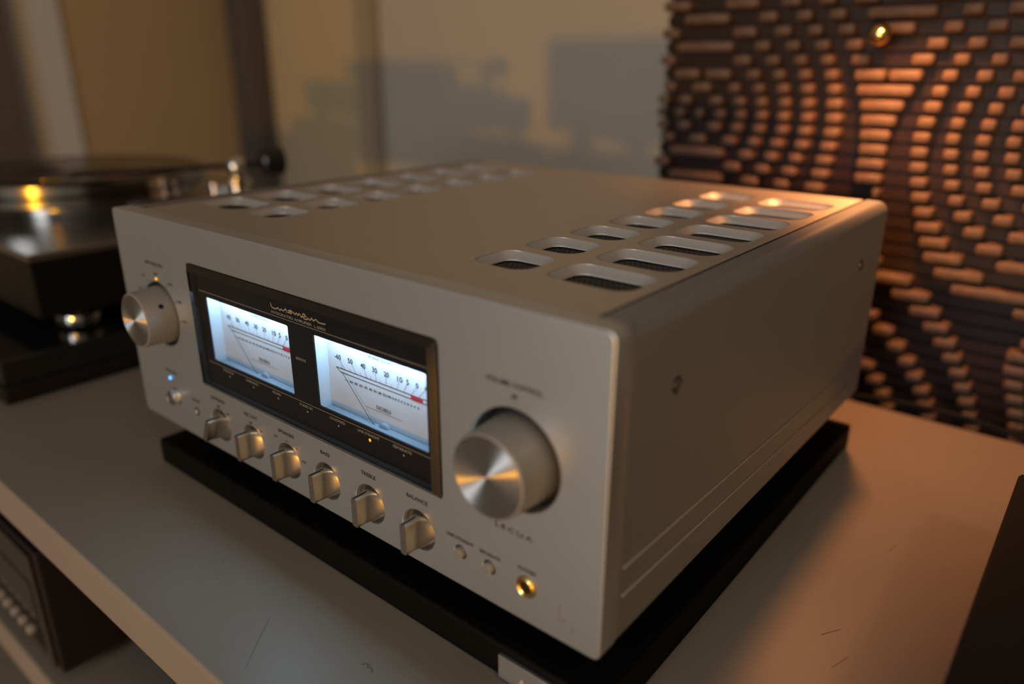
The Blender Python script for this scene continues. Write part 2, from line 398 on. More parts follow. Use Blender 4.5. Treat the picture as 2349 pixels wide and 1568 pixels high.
put_text([('BASS', 0.2385, 0.0411, dict(width=0.0090))], front, 'ink', YL)
put_text([('TREBLE', 0.2787, 0.0410, dict(width=0.0128))], front, 'ink', YL)
put_text([('BALANCE', 0.3193, 0.0411, dict(width=0.0165))], front, 'ink', YL)
put_text([('LINE STRAIGHT', 0.3512, 0.0296, dict(width=0.0195, height=0.0020))], front, 'ink', YL)
put_text([('SEPARATE', 0.3720, 0.0292, dict(width=0.0140, height=0.0020))], front, 'ink', YL)
put_text([('PHONES', 0.3962, 0.0312, dict(width=0.0110, height=0.0020))], front, 'ink', YL)
put_text([('OPERATION', 0.0525, 0.0462, dict(width=0.0165, height=0.0020))], front, 'ink', YL)
put_text([('SENSOR', 0.0845, 0.0315, dict(width=0.0115, height=0.0018))], front, 'ink', YL)
put_text([('INPUT SELECTOR', 0.0530, 0.1298, dict(width=0.0250, height=0.0024))], front, 'ink', YL)
def sel_marks(bm):
    for a in (150, 120, 60, 30, 0):
        ca, sa = math.cos(math.radians(a)), math.sin(math.radians(a))
        bmesh.ops.create_circle(bm, cap_ends=True, radius=0.0006, segments=10, matrix=Matrix.Translation((INP[0] + 0.0270 * ca, YL, INP[1] + 0.0270 * sa)) @ Matrix.Rotation(PI / 2, 4, 'X'))
put_text([('LINE1', INP[0] + 0.0300, INP[1] + 0.0010, dict(height=0.0017, align='LEFT')), ('LINE2', INP[0] + 0.0265, INP[1] + 0.0150, dict(height=0.0017, align='LEFT')),
          ('LINE3', INP[0] + 0.0170, INP[1] + 0.0262, dict(height=0.0017, align='LEFT')), ('LINE4', INP[0], INP[1] + 0.0305, dict(height=0.0017)),
          ('BAL1', INP[0] - 0.0170, INP[1] + 0.0262, dict(height=0.0017, align='RIGHT')), ('BAL2', INP[0] - 0.0250, INP[1] + 0.0150, dict(height=0.0017, align='RIGHT'))], front, 'ink', YL, extra=sel_marks)
put_text([('VOLUME CONTROL', 0.3875, 0.1280, dict(width=0.0335, height=0.0026)), ('dB', 0.3878, 0.1225, dict(height=0.0024))], front, 'ink', YL)
vn = [('60', 215), ('50', 190), ('40', 165), ('35', 143), ('30', 122), ('25', 100), ('20', 80), ('15', 58), ('10', 37), ('5', 15), ('3', -5), ('0', -40)]
put_text([(s, VOL[0] + 0.0305 * math.cos(math.radians(a)), VOL[1] + 0.0305 * math.sin(math.radians(a)), dict(height=0.0014)) for s, a in vn], front, 'faint_ink' if False else 'off_led', YL)
put_text([('LECUA', 0.3876, 0.0502, dict(width=0.0235, height=0.0027, spacing=1.4))], front, 'ink', YL)
bm = bmesh.new(); stroke_bm(bm, [(0.4165, 0.0215), (0.4163, 0.0165), (0.4163, 0.0125), (0.4188, 0.0128), (0.4203, 0.0145)], 0.0008, YL)
stroke_bm(bm, [(0.4240, 0.0120), (0.4240, 0.0085)], 0.0008, YL)
part('engraving', bm, 'faint_ink', front, smooth=None)

# body of the amplifier
ch = part('chassis', B(0.006, 0.434, TP + 0.0005, AD - 0.004, 0.006, 0.150), 'inside', amp, smooth=None)
def sp_r(u, v, w): return (AW - w - amp.location.x, u - amp.location.y, v - amp.location.z)
def sp_l(u, v, w): return (w - amp.location.x, u - amp.location.y, v - amp.location.z)
ZB0 = 0.0045
def folded_sheet(sgn):
    """side wall folded over a rounded shoulder to the groove in the top"""
    R = 0.0085; prof = [(0.4234, 0.1600), (0.4234, 0.1645)]
    for i in range(11):
        a = PI / 2 * i / 10; prof.append((AW - R + R * math.sin(a), 0.1645 - R + R * math.cos(a)))
    prof += [(AW, ZB0), (AW - 0.0040, ZB0), (AW - 0.0040, 0.1540), (AW - 0.0100, 0.1600)]
    bm = bmesh.new(); n = len(prof)
    f = [bm.verts.new((x if sgn > 0 else AW - x, TP + 0.0002, z)) for x, z in prof]
    b = [bm.verts.new((x if sgn > 0 else AW - x, AD, z)) for x, z in prof]
    for i in range(n): bm.faces.new((f[i], f[(i + 1) % n], b[(i + 1) % n], b[i]))
    bm.faces.new(f); bm.faces.new(list(reversed(b))); bmesh.ops.recalc_face_normals(bm, faces=bm.faces); return bm
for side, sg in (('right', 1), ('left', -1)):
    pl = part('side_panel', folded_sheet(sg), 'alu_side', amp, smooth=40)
    for yy, zz in ((0.0566, 0.1239), (0.3472, 0.1241)):
        for nm, prf, mt in (('screw_shade_disc', [(0.0046, 0.0), (0.0046, 0.00012), (0.0, 0.00014)], 'recess'), ('screw', [(0.0034, 0.0), (0.0034, 0.0006), (0.0022, 0.0013), (0.0, 0.0014)], 'screw')):  # flat dark disc round each screw imitates the shade of its dimple
            sc = lathe(prf, 24, 'X')
            if sg < 0: bmesh.ops.scale(sc, verts=sc.verts, vec=(-1, 1, 1)); bmesh.ops.reverse_faces(sc, faces=sc.faces)
            bmesh.ops.translate(sc, verts=sc.verts, vec=(AW if sg > 0 else 0.0, yy, zz)); part(nm, sc, mt, pl)
    for z0, z1 in ((0.0440, 0.0350), (0.0280, 0.0185)):      # two shallow raised ribs, running the length of the side
        rb = bmesh.new(); x0, x1 = ((AW - 0.0002, AW + 0.0007) if sg > 0 else (-0.0007, 0.0002))
        box(rb, x0, x1, 0.017, 0.386, -0.0007, 0.0007, bev=0.0004, seg=1)
        for v in rb.verts: v.co.z += z0 + (z1 - z0) * (v.co.y - 0.017) / 0.369
        part('rib', rb, 'rib', pl)
VC = [(0.331, 0.0195), (0.387, 0.0260), (0.109, 0.0195), (0.053, 0.0260)]; VY = [0.0700 + 0.0455 * i for i in range(7)]; VHY = 0.0180
def top(u, v, w): return (u - amp.location.x, v - amp.location.y, 0.1642 - w - amp.location.z)
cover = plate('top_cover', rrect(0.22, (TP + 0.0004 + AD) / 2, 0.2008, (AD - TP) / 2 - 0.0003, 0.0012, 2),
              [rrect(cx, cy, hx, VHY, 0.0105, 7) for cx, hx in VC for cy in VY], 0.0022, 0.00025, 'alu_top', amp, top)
cover['label'] = 'brushed silver top cover with rows of vents'
def vent_bm(hx, hy, d=0.0042, inset=0.0044):
    bm = bmesh.new(); rings = []
    for k, (ins, z, rr) in enumerate(((-0.0001, -0.0004, 0.0106), (0.0003, -0.0008, 0.0103), (inset, -d, 0.0075), (inset + 0.0003, -d - 0.0008, 0.0072))):
        rings.append([bm.verts.new((x, y, z)) for x, y in rrect(0, 0, hx - ins, hy - ins, rr, 7)])
    for a, b in zip(rings, rings[1:]):
        for i in range(len(a)): bm.faces.new((a[(i + 1) % len(a)], a[i], b[i], b[(i + 1) % len(a)]))
    bm.normal_update()
    for f in bm.faces:                       # normals look into the opening
        c = f.calc_center_median()
        if f.normal.x * c.x + f.normal.y * c.y > 0: f.normal_flip()
    return bm
def hex_bm(hx, hy, a=0.0020, w=0.00036):
    bm = bmesh.new(); dx = a * math.sqrt(3); dy = a * 1.5; j = 0; y = -hy
    while y <= hy:
        x = -hx + (dx / 2 if j % 2 else 0)
        while x <= hx:
            o_, i_ = [], []
            for k in range(6):
                t = PI / 6 + k * PI / 3
                o_.append(bm.verts.new((x + a * math.cos(t), y + a * math.sin(t), 0))); i_.append(bm.verts.new((x + (a - w) * math.cos(t), y + (a - w) * math.sin(t), -0.0003)))
            for k in range(6): bm.faces.new((o_[k], o_[(k + 1) % 6], i_[(k + 1) % 6], i_[k]))
            x += dx
        y += dy; j += 1
    return bm
shared = {}
for cx, hx in VC:
    for cy in VY:
        loc = Vector((cx, cy, 0.1642)) - Vector(amp.location)
        if hx not in shared:
            a = obj('vent', vent_bm(hx, VHY), 'vent_metal', cover, loc=loc, smooth=25)
            g = obj('vent_mesh', hex_bm(hx - 0.0035, VHY - 0.0035), 'mesh_wire', cover, loc=loc - Vector((0, 0, 0.0058)), smooth=None)
            shared[hx] = (a, g)
        else:
            a = shared[hx][0].copy(); a.location = loc; COL.objects.link(a)
            g = shared[hx][1].copy(); g.location = loc - Vector((0, 0, 0.0058)); COL.objects.link(g)
for gx in (0.4209, 0.0167):
    part('groove_shade_strip', B(gx, gx + 0.0024, TP + 0.003, AD - 0.001, 0.1590, 0.1637), 'black', amp)  # black inlay added in the gap to imitate the groove's shade
part('rear_panel', B(0.004, 0.436, AD - 0.0035, AD - 0.0005, 0.006, 0.158, bev=0.0005), 'black', amp)
part('bottom_plate', B(0.005, 0.435, TP + 0.001, AD - 0.004, 0.0035, 0.0058), 'black', amp)
for fx in (0.055, 0.385):
    for fy in (0.065, 0.345):
        f = lathe([(0.024, 0.0), (0.026, 0.003), (0.026, 0.020), (0.022, 0.0308)], 32); bmesh.ops.translate(f, verts=f.verts, vec=(fx, fy, PT + 0.0003))
        part('foot', f, 'black', amp)

# knobs
def at_front(bm, x, z, y=0.0): bmesh.ops.translate(bm, verts=bm.verts, vec=(x, y, z)); return bm
def put_on_front(name, bm, x, z, m, parent, y=0.0, rot=None, smooth=35):
    off = Vector((0, 0, 0)); p = parent
    while p is not None: off += p.location; p = p.parent
    return obj(name, bm, m, parent, loc=Vector((x, y, z)) - off, rot=rot, smooth=smooth)
def big_knob(name, c, r, rec_r, label):
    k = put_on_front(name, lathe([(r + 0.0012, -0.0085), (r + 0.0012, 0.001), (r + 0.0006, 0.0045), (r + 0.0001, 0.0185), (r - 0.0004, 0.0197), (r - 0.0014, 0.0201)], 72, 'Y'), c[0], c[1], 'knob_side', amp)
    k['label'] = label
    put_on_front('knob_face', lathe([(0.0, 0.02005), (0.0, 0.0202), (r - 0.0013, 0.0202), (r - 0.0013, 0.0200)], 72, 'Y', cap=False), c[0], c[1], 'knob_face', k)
    put_on_front('knob_recess', lathe([(rec_r + 0.0006, -0.0005), (rec_r + 0.0003, -0.0100), (0.0, -0.0102)], 56, 'Y', cap=False), c[0], c[1], 'recess', k)
    return k
vk = big_knob('volume_knob', VOL, 0.0215, 0.0266, 'large round silver volume knob')
ik = big_knob('input_selector_knob', INP, 0.0202, 0.0243, 'round silver input selector knob with a black dot')
dot = lathe([(0.0, 0.0004), (0.0018, 0.0004), (0.0019, 0.0)], 20)
bmesh.ops.rotate(dot, verts=dot.verts, matrix=Matrix.Rotation(PI / 2, 3, 'Y'))
bmesh.ops.rotate(dot, verts=dot.verts, matrix=Matrix.Rotation(math.radians(-33), 3, 'Y'))
put_on_front('index_dot', dot, INP[0] + 0.0204 * math.cos(math.radians(33)), INP[1] + 0.0204 * math.sin(math.radians(33)), 'black', ik, y=-0.0078)
# six lever knobs: thin vertical blade flaring into a round base
def lever_bm():
    bm = bmesh.new(); NZ, NY = 14, 10; hz0 = 0.0095
    secs = []
    for j in range(NY + 1):
        t = j / NY; y = -0.0118 + t * 0.0150                 # front to base
        fl = max(0.0, (t - 0.30) / 0.70) ** 2.2
        hx = 0.0024 + (0.0104 - 0.0024) * fl; hz = hz0 + 0.0012 * fl
        ring = []
        for k in range(28):
            a = 2 * PI * k / 28; ca, sa = math.cos(a), math.sin(a)
            e = 0.22 * (1 - fl) + 1.0 * fl                   # superellipse: blade -> round
            ring.append(bm.verts.new((hx * math.copysign(abs(ca) ** e, ca), y, hz * math.copysign(abs(sa) ** e, sa))))
        secs.append(ring)
    for a, b in zip(secs, secs[1:]):
        for k in range(28): bm.faces.new((a[k], a[(k + 1) % 28], b[(k + 1) % 28], b[k]))
    bm.faces.new(secs[0]); bm.faces.new(secs[-1]); bmesh.ops.recalc_face_normals(bm, faces=bm.faces)
    return bm
lever0 = None
names = ['cartridge selector', 'recording output', 'speaker selector', 'bass', 'treble', 'balance']
for i, x in enumerate(KX):
    ang = (0.42, 0, 0, 0, 0, 0)[i]
    loc = Vector((x, 0, KZ)) - amp.location
    if lever0 is None:
        lv = obj('lever_knob', lever_bm(), 'lever', amp, loc=loc, rot=(0, ang, 0), smooth=40)
        li = obj('index_line', B(-0.0004, 0.0004, -0.0120, -0.0020, 0.0093, 0.0098), 'black', lv)
        rc = obj('knob_recess', lathe([(0.0129, -0.0006), (0.0127, -0.0045), (0.0118, -0.0050), (0.0, -0.0052)], 40, 'Y', cap=False), 'lever_recess', lv, smooth=40)
        lever0 = (lv, li, rc)
    else:
        lv = lever0[0].copy(); COL.objects.link(lv); lv.location = loc; lv.rotation_euler = (0, ang, 0)
        for c in lever0[1:]:
            q = c.copy(); COL.objects.link(q); q.parent = lv
    lv['label'] = 'silver lever knob for ' + names[i]
# buttons, sensor, jack, leds
for x in (0.3512, 0.3715):
    b_ = put_on_front('push_button', lathe([(0.0032, -0.004), (0.0033, 0.0008), (0.0029, 0.0018), (0.0, 0.0021)], 28, 'Y'), x, KZ, 'knob_side', amp)
    put_on_front('button_recess', lathe([(0.0041, -0.0004), (0.0041, -0.004), (0.0, -0.0041)], 24, 'Y', cap=False), x, KZ, 'recess', b_)
pb = put_on_front('power_button', lathe([(0.0060, -0.004), (0.0060, 0.0040), (0.0054, 0.0048), (0.0050, 0.0049)], 40, 'Y'), 0.0545, 0.0263, 'chrome', amp)
put_on_front('button_face', lathe([(0.0, 0.0046), (0.0, 0.0047), (0.0025, 0.0046), (0.0051, 0.0050)], 40, 'Y', cap=False), 0.0545, 0.0263, 'knob_face', pb)
put_on_front('button_recess', lathe([(0.0067, -0.0004), (0.0067, -0.004), (0.0, -0.0041)], 28, 'Y', cap=False), 0.0545, 0.0263, 'recess', pb)
rs = put_on_front('sensor_ring', lathe([(0.0030, -0.003), (0.0030, 0.0003), (0.0022, 0.0005), (0.0020, 0.0001), (0.0, 0.0)], 24, 'Y'), 0.0835, 0.0222, 'recess', amp)
put_on_front('sensor_lens', lathe([(0.0019, 0.0001), (0.0016, 0.0007), (0.0, 0.0009)], 20, 'Y'), 0.0835, 0.0222, 'off_led', rs)
jk = put_on_front('headphone_jack', lathe([(0.0057, -0.003), (0.0057, 0.0010), (0.0049, 0.0016), (0.0034, 0.0008), (0.0031, -0.0010), (0.0031, -0.012)], 40, 'Y', cap=False), 0.3958, KZ, 'gold', amp)
put_on_front('jack_socket', lathe([(0.0031, -0.0018), (0.0, -0.0019)], 28, 'Y', cap=False), 0.3958, KZ, 'inside', jk)
put_on_front('power_led', lathe([(0.0013, -0.001), (0.0013, 0.0003), (0.0008, 0.0009), (0.0, 0.0010)], 20, 'Y'), 0.0495, 0.0402, 'blue_led', amp)
put_on_front('selector_led', lathe([(0.0010, -0.001), (0.0010, 0.0003), (0.0006, 0.0007), (0.0, 0.0008)], 16, 'Y'), INP[0], INP[1] + 0.0268, 'amber_led', amp)

# ---- display window: black mask with two openings, meters behind it, clear pane and chamfered rim
YM = 0.0030
M1, M2, MHX, MZ0, MZ1 = 0.1612, 0.2800, 0.0470, 0.0705, 0.1163
MCZ, MHZ = (MZ0 + MZ1) / 2, (MZ1 - MZ0) / 2
mask = plate('display_mask', rrect(0.2203, 0.09375, 0.1192, 0.0452, 0.001, 2), [rrect(cx, MCZ, MHX, MHZ, 0.0012, 3) for cx in (M1, M2)], 0.0012, 0.0001, 'mask', amp,
             lambda u, v, w: (u - amp.location.x, YM + w - amp.location.y, v - amp.location.z))
mask['label'] = 'black display mask'
YP = YM - 0.00012
logo = [(192.82,127.64),(193.42,126.69),(193.44,125.74),(194.49,125.13),(196.4,124.92),(198.75,125.12),(200.05,125.9),(200.85,126.06),(201.49,125.37),(202.35,124.84),(203.66,125.81),(204.26,125.94),(204.91,125.37),(206.04,125.29),(207.33,126.21),(208.02,126.94),(208.54,126.7),(209.3,125.69),(208.2,124.76),(209.84,125.57),(211.51,126.56),(213.06,126.97),(214.87,126.72),(214.92,125.92),(213.13,125.2),(210.92,125.32),(209.84,125.57),(212.57,126.25),(215.15,126.2),(216.46,126.36),(217.24,125.48),(217.96,125.4),(218.68,126.47),(219.59,126.43),(220.51,125.36),(221.82,126.78),(222.81,126.19),(223.73,125.12),(224.9,125.71),(225.9,127.52),(227.3,127.36),(228.89,126.1),(230.21,125.47),(228.67,124.68),(226.53,124.68),(225.9,125.24),(227.12,126.18),(229.26,126.18),(230.91,125.39),(232.64,125.19),(233.74,126.68),(234.21,126.33),(235.45,125.23),(236.6,125.93),(238.08,126.59),(239.0,125.77),(240.65,125.23),(243.4,125.27),(246.51,125.61)]
bm = bmesh.new(); path = smooth_path([(x / 1000, z / 1000, 0) for x, z in logo], 4)
stroke_bm(bm, [(p.x, p.y) for p in path], 0.00072, YP)
part('script_logo', bm, 'logo_ink', mask, smooth=None)
put_text([('INTEGRATED AMPLIFIER', 0.2131, 0.1222, dict(width=0.0405, height=0.0017, bold=0.0)), ('L-509X', 0.2410, 0.1220, dict(width=0.0107, height=0.0017, bold=0.0))], mask, 'pale_ink', YP)
put_text([('REMOTE', 0.2190, 0.0970, dict(width=0.0100, height=0.0017, bold=0.0))], mask, 'pale_ink', YP)
IX = [0.1318, 0.1605, 0.1885, 0.2195, 0.2498, 0.2780, 0.3062]
for s, x, w in zip(('MONITOR', 'SUBSONIC', 'MONO', 'STAND BY', 'LOUDNESS', 'LINE STRAIGHT', 'SEPARATE'), IX, (0.0130, 0.0145, 0.0088, 0.0135, 0.0142, 0.0190, 0.0150)):
    put_text([(s, x, 0.0659, dict(width=w, height=0.0017, bold=0.0))], mask, 'pale_ink', YP)
for i, x in enumerate(IX):
    put_on_front('indicator_light', lathe([(0.0010 if i == 5 else 0.00065, 0.0), (0.0, 0.0003)], 16, 'Y'), x + 0.0008, 0.0625, 'amber_led' if i == 5 else 'off_led', mask, y=YM)
bm = bmesh.new()
for z in (0.1200, 0.0682): bar_bm(bm, (0.107, z), (0.334, z), 0.00028, YP)
part('hairline', bm, 'pale_ink', mask, smooth=None)

def meter(cx, label):
    hs = bmesh.new(); y0, y1 = YM + 0.0013, 0.0190; x0, x1, z0, z1 = cx - MHX - 0.0006, cx + MHX + 0.0006, MZ0 - 0.0060, MZ1 + 0.0030
    # open-fronted box (left, right, top, bottom)
    for a in ((x0 - 0.001, x0, z0, z1), (x1, x1 + 0.001, z0, z1), (x0, x1, z1, z1 + 0.001), (x0, x1, z0 - 0.001, z0)):
        box(hs, a[0], a[1], y0, y1, a[2], a[3])
    h = part('meter', hs, 'housing', amp, smooth=None); h['label'] = label
    YD = 0.0130
    part('dial', B(x0, x1, YD, YD + 0.0006, z0, z1), 'dial', h, smooth=None)
    yi = YD - 0.00012
    bm = bmesh.new()
    X = lambda v: cx + v / 1000
    Z = lambda v: v / 1000
    bar_bm(bm, (X(-40.2), Z(94.8)), (X(42), Z(94.8)), 0.00045, yi); bar_bm(bm, (X(-36.6), Z(92.4)), (X(42), Z(92.4)), 0.00042, yi)
    bar_bm(bm, (X(-40.2), Z(94.9)), (X(-36.4), Z(92.3)), 0.00042, yi); bar_bm(bm, (X(42), Z(94.9)), (X(42), Z(92.3)), 0.0003, yi)
    for a, b in (((-36.5, 100), (-31.9, 94.9)), ((-25.3, 100), (-22.1, 94.9)), ((-14.5, 100), (-12.2, 94.9)), ((-4.8, 100.2), (-4.1, 94.9)), ((4.6, 100.3), (3.9, 94.9)), ((15.2, 100.3), (13.1, 94.9)), ((21.3, 100.1), (18.7, 94.9)), ((28.7, 100.3), (24.8, 94.9)), ((36.0, 101), (30.5, 94.9)),
                 ((-35.9, 96.7), (-34.2, 94.9)), ((-27.9, 96.7), (-26.5, 94.9)), ((-18.2, 96.7), (-17.4, 94.9)), ((-9.0, 96.8), (-8.3, 94.9)), ((-1.0, 96.8), (-0.6, 94.9)), ((8.9, 96.7), (8.4, 94.9))):
        bar_bm(bm, (X(a[0]), Z(a[1])), (X(b[0]), Z(b[1])), 0.00022, yi)
    bar_bm(bm, (X(-14.7), Z(76.2)), (X(15.7), Z(76.2)), 0.00022, yi)
    bar_bm(bm, (X(-33.2), Z(88.3)), (X(-29.6), Z(88.3)), 0.0003, yi)
    for s, x in (('-60', -38.0), ('50', -26.6), ('40', -15.2), ('30', -5.0), ('20', 4.9), ('10', 15.9), ('5', 22.1), ('0', 29.6), ('+3', 37.2)):
        text_bm(bm, s, X(x), Z(101.7), yi, bold=0.02, height=0.0030, width=(0.0058 if s == '-60' else 0.0044 if len(s) == 2 else 0.0022))
    low = '65 58 50 45 40 35 28 22 18 12 8 5 4 2 0 2 4 6'.split(); px = [-27, -22.8, -18.4, -14.0, -9.8, -5.8, -1.9, 2.0, 5.6, 8.8, 11.6, 14.0, 16.4, 19.0, 21.6, 24.2, 26.9, 29.8]
    for s, x in zip(low, px): text_bm(bm, s, X(x), Z(88.4), yi, bold=0.02, height=0.0014, width=0.0029 if len(s) == 2 else 0.0014)
    text_bm(bm, 'DECIBELS', X(0.7), Z(78.6), yi, width=0.0125, height=0.0022)
    text_bm(bm, 'POWER OUTPUT', X(0.6), Z(108.9), yi, width=0.0205, height=0.0017)
    part('dial_print', bm, 'dial_ink', h, smooth=None)
    part('red_zone', B(X(24.3), X(33.4), YD - 0.0003, YD, Z(92.7), Z(94.5)), 'red', h, smooth=None)
    nd = bmesh.new(); yn = YD - 0.0022
    tube(nd, [(X(-32.6), yn, Z(94.2)), (X(-9.8), yn, Z(70.6)), (X(-1), yn, Z(61.0) + 0.004)], 0.00022, 6)
    part('needle', nd, 'dial_ink', h)
    # ledge and pivot cover along the foot of the dial
    part('ledge', B(x0, x1, YD - 0.0062, YD - 0.0002, z0, z0 + 0.0035, bev=0.0008), 'lens', h)
    pc = lathe([(0.0052, 0.0), (0.0050, 0.0020), (0.0035, 0.0028), (0.0, 0.0030)], 28, 'Y'); bmesh.ops.translate(pc, verts=pc.verts, vec=(X(2), YD - 0.0002, z0 + 0.0010))
    part('pivot_cover', pc, 'lens', h)
    # the meter's own lamp: a slim light bar hidden under the top edge of the housing
    a = light('meter_lamp', 'AREA', (cx, YM + 0.0042, MZ1 + 0.0022), 0.080, (0.46, 0.74, 1.0), shape='RECTANGLE', size=0.088, size_y=0.004)
    a.rotation_euler = (math.radians(16), 0, 0)
    a.parent = amp; a.location = a.location - amp.location
    return h
meter(M1, 'left backlit power meter'); meter(M2, 'right backlit power meter')
part('display_pane', B(0.1040, 0.3364, -0.0026, -0.0022, 0.0518, 0.1357), 'pane', amp, smooth=None)
def rim_bm():
    bm = bmesh.new()
    O = [(0.1018, 0.0492), (0.3388, 0.0492), (0.3388, 0.1383), (0.1018, 0.1383)]; I = [(0.1060, 0.0534), (0.3346, 0.0534), (0.3346, 0.1341), (0.1060, 0.1341)]
    rows = [[(x, 0.0018, z) for x, z in O], [(x, -0.0006, z) for x, z in O], [(x, -0.0032, z) for x, z in I], [(x, 0.0018, z) for x, z in I]]
    V = [[bm.verts.new(p) for p in r] for r in rows]
    for r in range(4):
        a, b = V[r], V[(r + 1) % 4]
        for i in range(4): bm.faces.new((a[i], a[(i + 1) % 4], b[(i + 1) % 4], b[i]))
    bmesh.ops.recalc_face_normals(bm, faces=bm.faces); return bm
part('pane_rim', rim_bm(), 'rim', amp, smooth=None)

# ------------------------------------------------------------------ turntable on its own black base
tb = thing('isolation_platform', 'black two-layer base board standing under the turntable', 'board', (-0.50, 0.20, ZS))
part('lower_slab', B(-0.800, -0.2190, -0.040, 0.450, ZS + 0.0005, -0.0325, bev=0.0015), 'black', tb)
part('upper_slab', B(-0.798, -0.2215, -0.0375, 0.448, -0.0315, -0.0052, bev=0.002), 'black_gloss', tb)
tt = thing('turntable', 'black turntable with metal top plate and polished platter, left of the amplifier', 'turntable', (-0.50, 0.20, -0.005))
part('plinth', B(-0.770, -0.2500, 0.015, 0.425, 0.018, 0.0788, bev=0.0015), 'plinth', tt)
part('top_plate', B(-0.7705, -0.2490, 0.0142, 0.4258, 0.0790, 0.0860, bev=0.0012), 'plinth_top', tt)
for fx, fy in ((-0.280, 0.062), (-0.740, 0.062), (-0.280, 0.385), (-0.740, 0.385)):
    f = lathe([(0.0, -0.0050), (0.017, -0.0050), (0.0220, -0.0010), (0.0235, 0.0050), (0.0225, 0.0100), (0.012, 0.0125), (0.012, 0.0179)], 32)
    bmesh.ops.translate(f, verts=f.verts, vec=(fx, fy, 0.0)); part('foot', f, 'chrome', tt)
PX, PY = -0.52, 0.18
pl = lathe([(0.0, 0.0870), (0.110, 0.0870), (0.110, 0.1040), (0.161, 0.1050), (0.1625, 0.1062), (0.1625, 0.1152), (0.1600, 0.1162), (0.1575, 0.1170), (0.1600, 0.1180), (0.1618, 0.1190), (0.1618, 0.1310), (0.160, 0.1325), (0.0, 0.1325)], 96)
bmesh.ops.translate(pl, verts=pl.verts, vec=(PX, PY, 0)); part('platter', pl, 'platter', tt, smooth=25)
AX, AY = -0.312, 0.292
ab = lathe([(0.026, 0.0861), (0.026, 0.0925), (0.020, 0.0945), (0.0125, 0.0960), (0.0125, 0.1180), (0.0165, 0.1200), (0.0165, 0.1250), (0.011, 0.1265), (0.011, 0.1300)], 36)
bmesh.ops.translate(ab, verts=ab.verts, vec=(AX, AY, 0)); base = part('tonearm_base', ab, 'chrome', tt)
for dx, dy, r, h in ((-0.038, -0.012, 0.0055, 0.118), (-0.052, 0.010, 0.0045, 0.110), (0.030, 0.020, 0.006, 0.112)):
    c = lathe([(r + 0.002, 0.0861), (r + 0.002, 0.0900), (r, 0.0910), (r, h - 0.006), (r + 0.0015, h - 0.005), (r + 0.0015, h)], 24); bmesh.ops.translate(c, verts=c.verts, vec=(AX + dx, AY + dy, 0)); part('arm_post', c, 'chrome', base)
u = Vector((-0.068, -0.197, 0)).normalized()
pv = Vector((AX, AY, 0.1430))
ta = part('tonearm', tube(bmesh.new(), [pv - u * 0.055, pv - u * 0.02, pv + u * 0.18, pv + u * 0.190 + Vector((0, 0, -0.001))], [0.0045, 0.0035, 0.0030, 0.003], 14), 'black_gloss', tt)
g = bmesh.new(); bmesh.ops.create_uvsphere(g, u_segments=20, v_segments=12, radius=0.0125, matrix=Matrix.Translation(pv + Vector((0, 0, -0.001)))); part('gimbal', g, 'chrome', ta)
cw = lathe([(0.0, -0.014), (0.0170, -0.014), (0.0185, -0.012), (0.0185, 0.012), (0.0170, 0.014), (0.0, 0.014)], 36)
rot = Vector((0, 0, 1)).rotation_difference(u).to_matrix(); bmesh.ops.rotate(cw, verts=cw.verts, matrix=rot); bmesh.ops.translate(cw, verts=cw.verts, vec=pv - u * 0.046 + Vector((0, 0, 0.003))); part('counterweight', cw, 'black_gloss', ta)
ax_ = Matrix.Rotation(math.atan2(u.y, u.x), 4, 'Z')
hs = B(-0.004, 0.034, -0.0095, 0.0095, -0.0012, 0.0018, bev=0.0005); bmesh.ops.transform(hs, verts=hs.verts, matrix=Matrix.Translation(pv + u * 0.188) @ ax_); part('headshell', hs, 'black_gloss', ta)
ct = B(0.008, 0.028, -0.0085, 0.0085, -0.0045, -0.0012, bev=0.0008); bmesh.ops.transform(ct, verts=ct.verts, matrix=Matrix.Translation(pv + u * 0.188) @ ax_); part('cartridge', ct, 'gold', ta)
rec = lathe([(0.0, 0.1328), (0.0037, 0.1328), (0.0037, 0.1340), (0.050, 0.1342), (0.051, 0.1338), (0.148, 0.1338), (0.1500, 0.1345), (0.1508, 0.1340), (0.1500, 0.1328), (0.0037, 0.1328)], 96, cap=False)
for f in list(rec.faces):
    if len(f.verts) == 3: bmesh.ops.delete(rec, geom=[f], context='FACES_ONLY')
bmesh.ops.translate(rec, verts=rec.verts, vec=(0, 0, -0.1328 + 0.00005))
ro = obj('vinyl_record', rec, 'vinyl', loc=(PX, PY, 0.1328), smooth=25)
tag(ro, 'glossy black vinyl record lying on the turntable platter', 'record')

# ------------------------------------------------------------------ component on the shelf below
rc_ = thing('receiver', 'dark red wooden cased receiver with a row of round buttons on the lower shelf', 'receiver', (-0.29, 0.08, -0.268))
part('cabinet', B(-0.510, -0.070, -0.0860, 0.260, -0.258, -0.128, bev=0.002), 'redwood', rc_)
fpn = part('front_panel', B(-0.502, -0.0785, -0.0895, -0.0865, -0.2535, -0.1325, bev=0.001), 'brown_front', rc_)
part('display_strip', B(-0.495, -0.0900, -0.0905, -0.0893, -0.2080, -0.1640, bev=0.0004), 'black_gloss', fpn)
part('button_strip', B(-0.495, -0.0900, -0.0903, -0.0893, -0.2400, -0.2120, bev=0.0004), 'black', fpn)
for k in range(7):
    kb = lathe([(0.0052, 0.0), (0.0052, 0.0040), (0.0042, 0.0060), (0.0, 0.0066)], 24, 'Y'); bmesh.ops.translate(kb, verts=kb.verts, vec=(-0.1112 - 0.0190 * k, -0.0900, -0.2245)); part('button', kb, 'knob_side', rc_)
